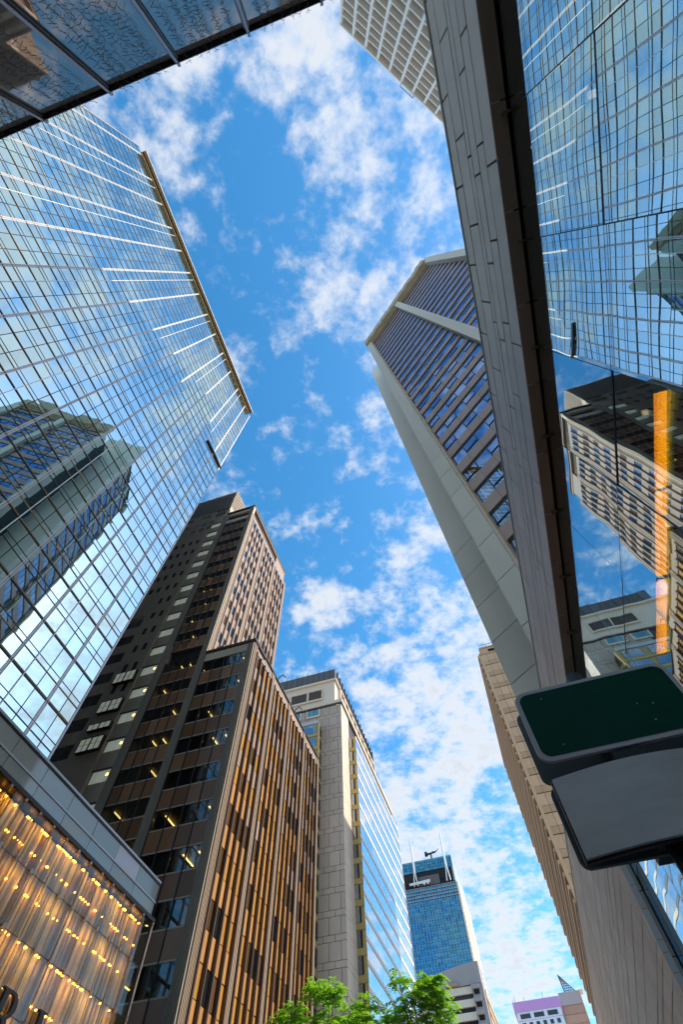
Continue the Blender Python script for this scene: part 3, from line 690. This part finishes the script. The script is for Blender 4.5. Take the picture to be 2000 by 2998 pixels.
# ------------------------------------------------------------------ slanted tower with pale piers and dark window rows
rz = math.atan2(-.604, .797)
T = Thing('pier_tower', 'tower with pale concrete end piers, pinkish bands and dark blue windows', 'office tower', (3.5, 13.27, 0), rz, world=False)
f = Face(T, '-Y', 0.0)
T.box('core', 'core_dark', .3, 17.6, 1.3, 14, 0, 93.0); T.box('penthouse', 'pale_pier', .6, 17, 4.0, 13, 93.0, 97.5)
# pale piers made of stacked panels
def pier(u0, u1, y0, y1, ztop, off, st, name='pier_panel'):
    z = ztop
    zs = [ztop]; zc = off
    while zc > ztop-.3: zc -= st
    while zc > 0: zs.append(zc); zc -= st
    zs.append(0.0)
    for a, b_ in zip(zs, zs[1:]): T.add(name, 'pale_pier', u0, u1, y0, y1, b_+.022, a-.022)
    T.box('pier_core', 'core_dark', u0+.03, u1-.03, y0+.03, y1-.03, 0, ztop-.05)
pier(-.05, 1.0, -.55, 1.2, 94.0, 31.55, 2.8); pier(-4.27, 2.2, 4.6, 6.0, 103.0, 29.79, 2.95); pier(8.42, 9.3, -.75, .9, 93.4, 31.0, 50, 'middle_pier'); pier(16.82, 17.95, -.75, 1.2, 96.5, 31.55, 50, 'end_pier')
T.box('wing', 'core_dark', -4.1, 9.5, 6.05, 17.4, 0, 98.0)
fw = Face(T, '-X', -4.12)
for k in range(-8, 26):
    zt = 25.46+2.76*k
    for i in range(10):
        a, b_ = 6.4+1.1*i, 6.4+1.1*(i+1)
        fw.add('window', 'blue_window', a+.05, b_-.05, zt-1.57, zt-.1, -.02, .02, rot=tilt(.006)); fw.add('band_panel', 'pink_spandrel', a+.008, b_-.008, zt, zt+1.13, -.05, .12)
for i in range(3): fw.box('wing_pier', 'pale_pier', 6.1+5.5*i, 6.5+5.5*i, 0, 98.2, -.1, .35)
T.box('pier_trim', 'stone_light', 1.0, 1.1, -.3, .5, 0, 93)
for k in range(-8, 25):
    zt = 25.46+2.76*k; zb_ = zt-1.62
    for u0, n, st in ((1.1, 7, 1.043), (9.3, 7, 1.074)):
        for i in range(n):
            a, b_ = u0+st*i, u0+st*(i+1)
            f.add('window', 'blue_window', a+.03, b_-.03, zb_+.05, zt-.22, -.12, -.09, rot=tilt(.006))
            f.add('window_post', 'dark_bar', b_-.035, b_+.035, zb_, zt, -.13, -.04)
            f.add('band_panel', 'pink_spandrel', a+.008, b_-.008, zt+.0, zt+1.13, -.4, 0)
            if (i+k) % 2: f.add('transom', 'dark_bar', a, b_, zb_+.42, zb_+.50, -.13, -.05)
            if random.random() < .10 and k < 10: f.add('ceiling_lamp', 'ceiling_lamp', a+.3, a+.75, zt-.3, zt-.26, -.8, -.3)
        f.add('window_head', 'dark_bar', u0, u0+n*st, zt-.22, zt, -.4, -.07); f.add('window_sill', 'dark_bar', u0, u0+n*st, zb_-.02, zb_+.05, -.4, -.06)  # dark head strips stand in for shade and reflection along the window tops
# weathered overhanging parapet
V = []; F = []; n_ = 40
for i in range(n_+1):
    u = -.05+17.3*i/n_; j1, j2, j3 = U(-.10, .10), U(-.12, .12), U(-.10, .1)
    V += [(u, -.05, 93.2), (u, -.95+j1, 93.6+j3), (u, -1.02+j1, 96.6+j2), (u, -.75+j2, 97.25+j3), (u, .1, 97.3)]
for i in range(n_):
    for j in range(4): F.append((5*i+j, 5*i+5+j, 5*i+6+j, 5*i+1+j))
F += [(0, 1, 2, 3, 4), tuple(5*n_+q for q in (4, 3, 2, 1, 0))]
pa = mesh_obj('parapet', V, F, 'parapet_tan', T.e)
T.box('parapet_soffit', 'fin_brown', 0, 16.8, -.06, .6, 92.5, 93.15, parent=pa)
T.done()

# ------------------------------------------------------------------ white egg-crate tower behind, top of the picture
rz = math.atan2(.791, .612)
T = Thing('white_grid_tower', 'white tower with deep egg-crate grid of tan windows at the top of the picture', 'office tower', (15.06, -39.75, 0), rz, world=False)
f = Face(T, '+Y', 0.0)
T.box('core', 'core_dark', 0.1, 34.3, -30, -1.45, 0, 119.2); T.box('end_wall', 'white_grid', -.15, .25, -30, -.3, 0, 119.6)
for i in range(13): f.box('column', 'white_grid', 2.87*i-.22, 2.87*i+.22, 0, 119.6, -1.4, 0)
f.box('roof_beam', 'white_grid', -.2, 34.6, 119.35, 120.0, -1.6, .12); f.box('roof_slab', 'white_grid', -.2, 34.6, 119.9, 120.1, -30, .05)
for j in range(42):
    z = 118.6-2.85*j
    for i in range(12):
        a, b_ = 2.87*i+.22, 2.87*(i+1)-.22
        f.add('beam', 'white_grid', a, b_, z-2.85, z-2.45, -1.35, -.03)
        f.add('window', 'tan_window', a, b_, z-2.45, z, -1.42, -1.36, rot=tilt(.004))
o = mesh_obj('roof_davit', *tubes([((14.6, .6, 119.6), (17.8, .6, 119.6), .06, .06), ((14.6, .0, 119.8), (14.6, .6, 119.6), .06, .06), ((17.8, .0, 119.8), (17.8, .6, 119.6), .06, .06)]), 'wire_dark', T.e)
T.done()

# ------------------------------------------------------------------ grey panelled podium with tall shop glass on the right
T = Thing('grey_podium', 'grey stone panelled podium with tall mirror shop window along the right side', 'shop building', (2.6, 10, 0), k=2.56/2.35)
XW, XG = 2.35, 2.79/(2.56/2.35); JY = 12.2
f = Face(T, '-X', XW)
hs_ = [.40, .47, .18, .28, .30, .42]; offs = [.56, .0, .3, .56, .27, .55]
z = 10.6; r = 0
while z > .045:
    h_ = hs_[r % 6]; ph = offs[r % 6]
    y = -7.0+ph - (.0)
    y = -2.306-1.135*5+ph
    while y < 45:
        a, b_ = max(y, -7.5), min(y+1.135*(2 if r % 3 == 2 else 1), 45); st = b_-y
        if z > 8.56 or a >= JY-.01:
            if not (a > 17.3 and b_ < 20.0 and z < 6.4): f.add('panel', 'grey_panel', a+.014, b_-.014, z-h_+.012, z-.012, -.12, U(-.002, .002))
        elif b_ > JY+.05:
            f.add('panel', 'grey_panel', JY, b_-.006, z-h_+.005, z-.005, -.12, 0)
        y += 1.135*(2 if r % 3 == 2 else 1)
    z -= h_; r += 1
f.box('backing', 'core_dark', -7.5, 45, 8.62, 10.5, -.35, -.13); f.box('backing', 'core_dark', JY+.05, 45, 0, 8.6, -.6, -.13)
T.box('roof_slab', 'concrete_grey', XW+.36, 3.4, -7.5, 45, 10.0, 10.5); f.box('coping', 'olive_panel', -7.5, 45, 10.58, 10.66, -1.0, .012)
f.box('door_recess', 'core_dark', 17.4, 19.9, 0, 6.3, -.13, -.115)
# reveal around the glass
k = -6
while -2.306+1.135*k < JY:
    a = -2.306+1.135*k; T.add('head_panel', 'brown_panel', XW+.012, XG-.025, a+.008, min(a+1.127, JY), 8.56, 8.60); k += 1
z = 8.4
while z > 0: T.add('jamb_panel', 'brown_panel', XW+.012, XG-.025, JY+.005, JY+.045, max(0, z-1.0)+.008, z); z -= 1.01
T.box('head_gap', 'core_dark', XW+.14, XG+.1, -7.5, JY, 8.605, 8.66); T.box('jamb_gap', 'core_dark', XG-.02, XG+.1, JY+.01, JY+.04, 0, 8.6)
kg = 2.79/2.75/(2.56/2.35); Yg = [(1.84+1.48*q)*kg for q in range(-7, 9)]; Yg[-1] = JY-.01; ZJ = 1.6+(6.967-1.6)*kg
for i in range(len(Yg)-1):
    for z0, z1 in ((ZJ+.01, 8.62), (.1, ZJ-.01)):
        T.add('pane', 'podium_glass', XG, XG+.02, Yg[i]+.006, Yg[i+1]-.006, z0, z1, rot=(0, U(-.004, .004), U(-.004, .004)))
    T.add('joint', 'dark_bar', XG+.004, XG+.03, Yg[i]-.005, Yg[i]+.005, .1, 8.62)
    T.add('bracket', 'olive_panel', XG-.10, XG-.002, Yg[i]-.012, Yg[i]+.012, 8.50, 8.56)
T.box('glass_joint', 'dark_bar', XG+.004, XG+.03, Yg[0], JY-.04, ZJ-.009, ZJ+.009)
# dim room behind the glass
T.box('room_back', 'room_dark', 6.0, 6.2, -7.5, 12.4, 0, 8.6); rc = T.box('room_ceiling', 'room_dark', XG+.1, 6.0, -7.5, 12.4, 8.66, 8.8); T.box('room_end', 'room_dark', XG+.1, 6.0, 12.25, 12.4, 0, 8.6); T.box('room_floor', 'room_dark', XG+.1, 6.0, -7.5, 12.2, .05, .12)
T.box('room_end', 'room_dark', XG+.1, 6.0, -7.6, -7.5, 0, 8.6)
T.box('mezzanine', 'room_dark', 3.5, 6.0, -3, 12.2, 6.85, 7.0)
for y0, y1 in ((2.25, 3.50), (3.56, 4.9), (5.0, 6.4)): T.box('lit_beam', 'orange_beam', 3.19, 3.32, y0, y1, 6.9, 6.93)
for (x, y, z) in ((3.3, -.9, 8.2), (4.4, 1.3, 8.3), (3.8, 3.0, 8.2), (3.2, 5.6, 8.3), (4.2, .2, 7.6)):
    T.add('downlight', 'ceiling_lamp', x, x+.07, y, y+.07, z, z+.04, parent=rc)
T.done()

# ------------------------------------------------------------------ glass fronted block behind the camera, with fairy lights
T = Thing('rear_glass_block', 'dark glass facade with vertical steel mullions across the top left corner', 'shop building', (-3, -4, 0))
YR = -2.4; f = Face(T, '+Y', YR); ZT = 1.6+2.69*2.4
T.box('body', 'core_dark', -7.2, 1.2, -7, YR-.4, 0, ZT-.4)
Xm = [-.885+.79*k for k in range(-8, 3)]
for a, b_ in zip(Xm, Xm[1:]):
    for z0, z1 in ((ZT-2.2, ZT-.05), (ZT-4.4, ZT-2.23), (.2, ZT-4.43)):
        f.add('pane', 'rear_glass', a+.03, b_-.03, z0, z1, -.05, -.02, rot=tilt(.004))
for x in Xm:
    f.box('mullion', 'railing_steel', x-.032, x+.032, 0, ZT-.03, -.06, .0)
    f.box('mullion_cap', 'steel_bar', x-.014, x+.014, 0, ZT+.06, .0, .025)
f.box('top_rail', 'dark_bar', -7.2, 1.2, ZT-.05, ZT, -.08, .008); f.box('top_tube', 'bronze_bar', -7.2, 1.2, ZT-.04, ZT-.02, .009, .025)
T.done()
x = -5.6; idx = 0
while x < .95:
    if min(abs(x-q) for q in Xm) > .1:
        segs = []; z = ZT+.05; px = x; rr = random.Random(idx); ln = rr.uniform(2.4, 4.2); yb = YR+.04
        while z > ZT-ln:
            nx = x+rr.uniform(-.012, .012); nz = z-.07
            segs.append(((px, yb, z), (nx, yb, nz), 0.002, .002))
            for s in (-1, 1):
                if rr.random() < .95: segs.append(((nx, yb, nz), (nx+s*rr.uniform(.02, .045), yb+rr.uniform(-.015, .03), nz-rr.uniform(.015, .05)), .002, .0018))
            px, z = nx, nz
        V, F = tubes(segs, 3)
        o = mesh_obj('fairy_light_string', [v - Vector((x, yb, ZT)) for v in V], F, 'wire_dark'); o.location = (x, yb, ZT)
        tag(o, 'thin dark fairy light string hanging down the glass facade at top left', 'string light', 'fairy light strings on the top left glass facade'); idx += 1
    x += .098+.03*math.sin(idx*1.7)

# ------------------------------------------------------------------ road sign
def rounded(x0, x1, z0, z1, r, n=6):
    P_ = []
    for cx, cz, a0 in ((x1-r, z1-r, 0), (x0+r, z1-r, 90), (x0+r, z0+r, 180), (x1-r, z0+r, 270)):
        for i in range(n+1):
            a = math.radians(a0+90*i/n); P_.append((cx+r*math.cos(a), cz+r*math.sin(a)))
    return P_
def plate(name, m, x0, x1, z0, z1, y0, y1, r, parent, bow=0.0, off=Vector((0, 0, 0))):
    # a rounded plate of some thickness, optionally bowed towards the viewer, as a grid strip
    P_ = rounded(x0, x1, z0, z1, r); n = len(P_); V = []; F = []
    def by(x): t = (x-x0)/(x1-x0); return -bow*math.sin(math.pi*t)
    if not bow:
        V = [Vector((a, y0, b)) for a, b in P_] + [Vector((a, y1, b)) for a, b in P_]
        F = [tuple(range(n)), tuple(reversed(range(n, 2*n)))]
        F += [(i, n+i, n+(i+1) % n, (i+1) % n) for i in range(n)]
    else:
        q = 24
        for i in range(q+1):
            x = x0+(x1-x0)*i/q; V += [Vector((x, y0+by(x), z0)), Vector((x, y0+by(x), z1)), Vector((x, y1+by(x), z1)), Vector((x, y1+by(x), z0))]
        for i in range(q):
            a = 4*i
            for j in range(4): F.append((a+j, a+4+j, a+4+(j+1) % 4, a+(j+1) % 4))
        F += [(0, 1, 2, 3), tuple(4*q+j for j in (3, 2, 1, 0))]
    me = bpy.data.meshes.new(name); me.from_pydata([v-off for v in V], [], F); me.materials.append(MATS[m])
    bm = bmesh.new(); bm.from_mesh(me); bmesh.ops.recalc_face_normals(bm, faces=bm.faces); bm.to_mesh(me); bm.free()
    o = bpy.data.objects.new(name, me); COL.objects.link(o); o.parent = parent; return o
S = Thing('road_sign', 'dark green road sign above a grey panel on a pole at the right', 'road sign', (1.02, 3.47, 0))
k_ = 3.3; so_ = Vector((1.02, 3.47, 0))
rim = plate('rim', 'sign_rim', .140*k_, .492*k_, 1.6+.630*k_, 1.6+.809*k_, k_+.001, k_+.03, .09, S.e, off=so_)
plate('green_face', 'sign_green', .150*k_, .482*k_, 1.6+.640*k_, 1.6+.800*k_, k_-.002, k_, .07, rim, off=so_)
plate('back_panel', 'sign_slate', .47, 1.63, 1.6+.586*3.68, 1.6+.755*3.68, 3.68, 3.71, .07, S.e, off=so_)
gp = plate('grey_panel', 'sign_grey', .147*k_, .475*k_, 1.6+.4515*k_, 1.6+.597*k_, k_+.02, k_+.045, .03, S.e, bow=.07, off=so_)
plate('grey_panel_edge', 'dark_bar', .144*k_, .478*k_, 1.6+.447*k_, 1.6+.6015*k_, k_+.05, k_+.07, .03, gp, bow=.07, off=so_)
plate('lower_back_panel', 'sign_slate', .47, 1.63, 1.6+.434*3.55, 1.6+.578*3.55, 3.55, 3.58, .06, S.e, off=so_)
pole = mesh_obj('pole', *tubes([((0, 0, -.0), (0, 0, 4.45), .057, .057)], 16), 'pole_dark', S.e, True)
for a, b_ in ((.385, .715), (.415, .708), (.398, .67), (.20, .66), (.20, .78)): S.box('rivet', 'sign_rim', a*k_-.004, a*k_+.004, k_-.006, k_-.001, 1.6+b_*k_-.004, 1.6+b_*k_+.004, parent=rim)
for z in (1.6+.616*k_, 1.6+.48*k_, 1.6+.74*k_): S.box('bracket', 'pole_dark', .93, 1.14, 3.31, 3.7, z-.03, z+.03, parent=pole)

# ------------------------------------------------------------------ trees
def tree(label, x, y, h, blobs, seed):
    rr = random.Random(seed); root = bpy.data.objects.new('street_tree', None); COL.objects.link(root); root.location = (x, y, 0)
    tag(root, label, 'tree', 'street trees at the bottom of the picture')
    segs = [((0, 0, 0), (.1, 0, h*.35), .17, .13), ((.1, 0, h*.35), (.0, .1, h*.6), .13, .10)]
    V, F = [], []
    for bx, by_, bz, br, nl in blobs:
        nl = int(nl*.78)
        c = Vector((bx, by_, bz)); j = Vector((.0, .1, h*.6)); mid_ = j.lerp(c, .5)+Vector((rr.uniform(-.2, .2), rr.uniform(-.2, .2), -.15))
        segs += [(j, mid_, .07, .045), (mid_, c, .045, .02)]
        for i in range(nl):
            # a drooping twig carrying pairs of leaflets (compound leaf)
            d = Vector((rr.gauss(0, 1), rr.gauss(0, 1), rr.gauss(0, .8))).normalized()*br*.78*rr.random()**.45
            p = c+d; ax = Vector((d.x+rr.gauss(0, .3), d.y+rr.gauss(0, .3), .25)).normalized(); ln = rr.uniform(.32, .6)
            if i % 3 == 0: segs.append((c+d*.2, p, .012, .006))
            q = 7
            for s in range(q):
                t = s/(q-1); pp = p+ax*ln*t+Vector((0, 0, -.38*ln*t*t*2)); sd = ax.cross(Vector((0, 0, 1))).normalized()
                for sg in (-1, 1):
                    l_ = .19*(1-.45*abs(t-.4))*rr.uniform(.8, 1.2); w_ = .055
                    dr = (sd*sg+ax*.45+Vector((0, 0, -.35+rr.uniform(-.2, .2)))).normalized(); tw = dr.cross(Vector((rr.uniform(-.3, .3), rr.uniform(-.3, .3), 1))).normalized()
                    b0 = len(V); V += [pp, pp+dr*l_*.5+tw*w_, pp+dr*l_, pp+dr*l_*.5-tw*w_]; F.append((b0, b0+1, b0+2, b0+3))
    o = mesh_obj('trunk', *tubes(segs, 7), 'bark', root, True); o2 = mesh_obj('crown', V, F, 'leaf', root); o2['kind'] = 'stuff'
kt = 29.0
def at(a, b): return (a*kt, 1.6+b*kt)
def blobs(x, pts): return [(a*kt-x, U(-.6, .6), 1.6+b*kt, r*1.2, n) for a, b, r, n in pts]
tree('wide bright green street tree in front of the charcoal tower and stone building', -10.2, kt, 9.0, blobs(-10.2, [(-.352, .335, .55, 75), (-.318, .325, .55, 75), (-.335, .30, .8, 110), (-.40, .318, .6, 80), (-.375, .29, .9, 130), (-.30, .295, .8, 110), (-.43, .30, .6, 70), (-.27, .305, .6, 80), (-.42, .275, .9, 110), (-.33, .265, 1.0, 130), (-.27, .275, .8, 100)]), 3)
tree('taller green street tree in front of the glazed bay and banded building', -5.2, kt+.5, 9.0, blobs(-5.2, [(-.212, .335, .38, 34), (-.175, .333, .45, 60), (-.158, .325, .5, 70), (-.19, .312, .6, 70), (-.155, .305, .6, 85), (-.225, .30, .7, 90), (-.175, .285, .8, 110), (-.215, .272, .8, 110), (-.16, .27, .7, 90), (-.24, .28, .6, 70)]), 5)
print('objects', len(bpy.data.objects))
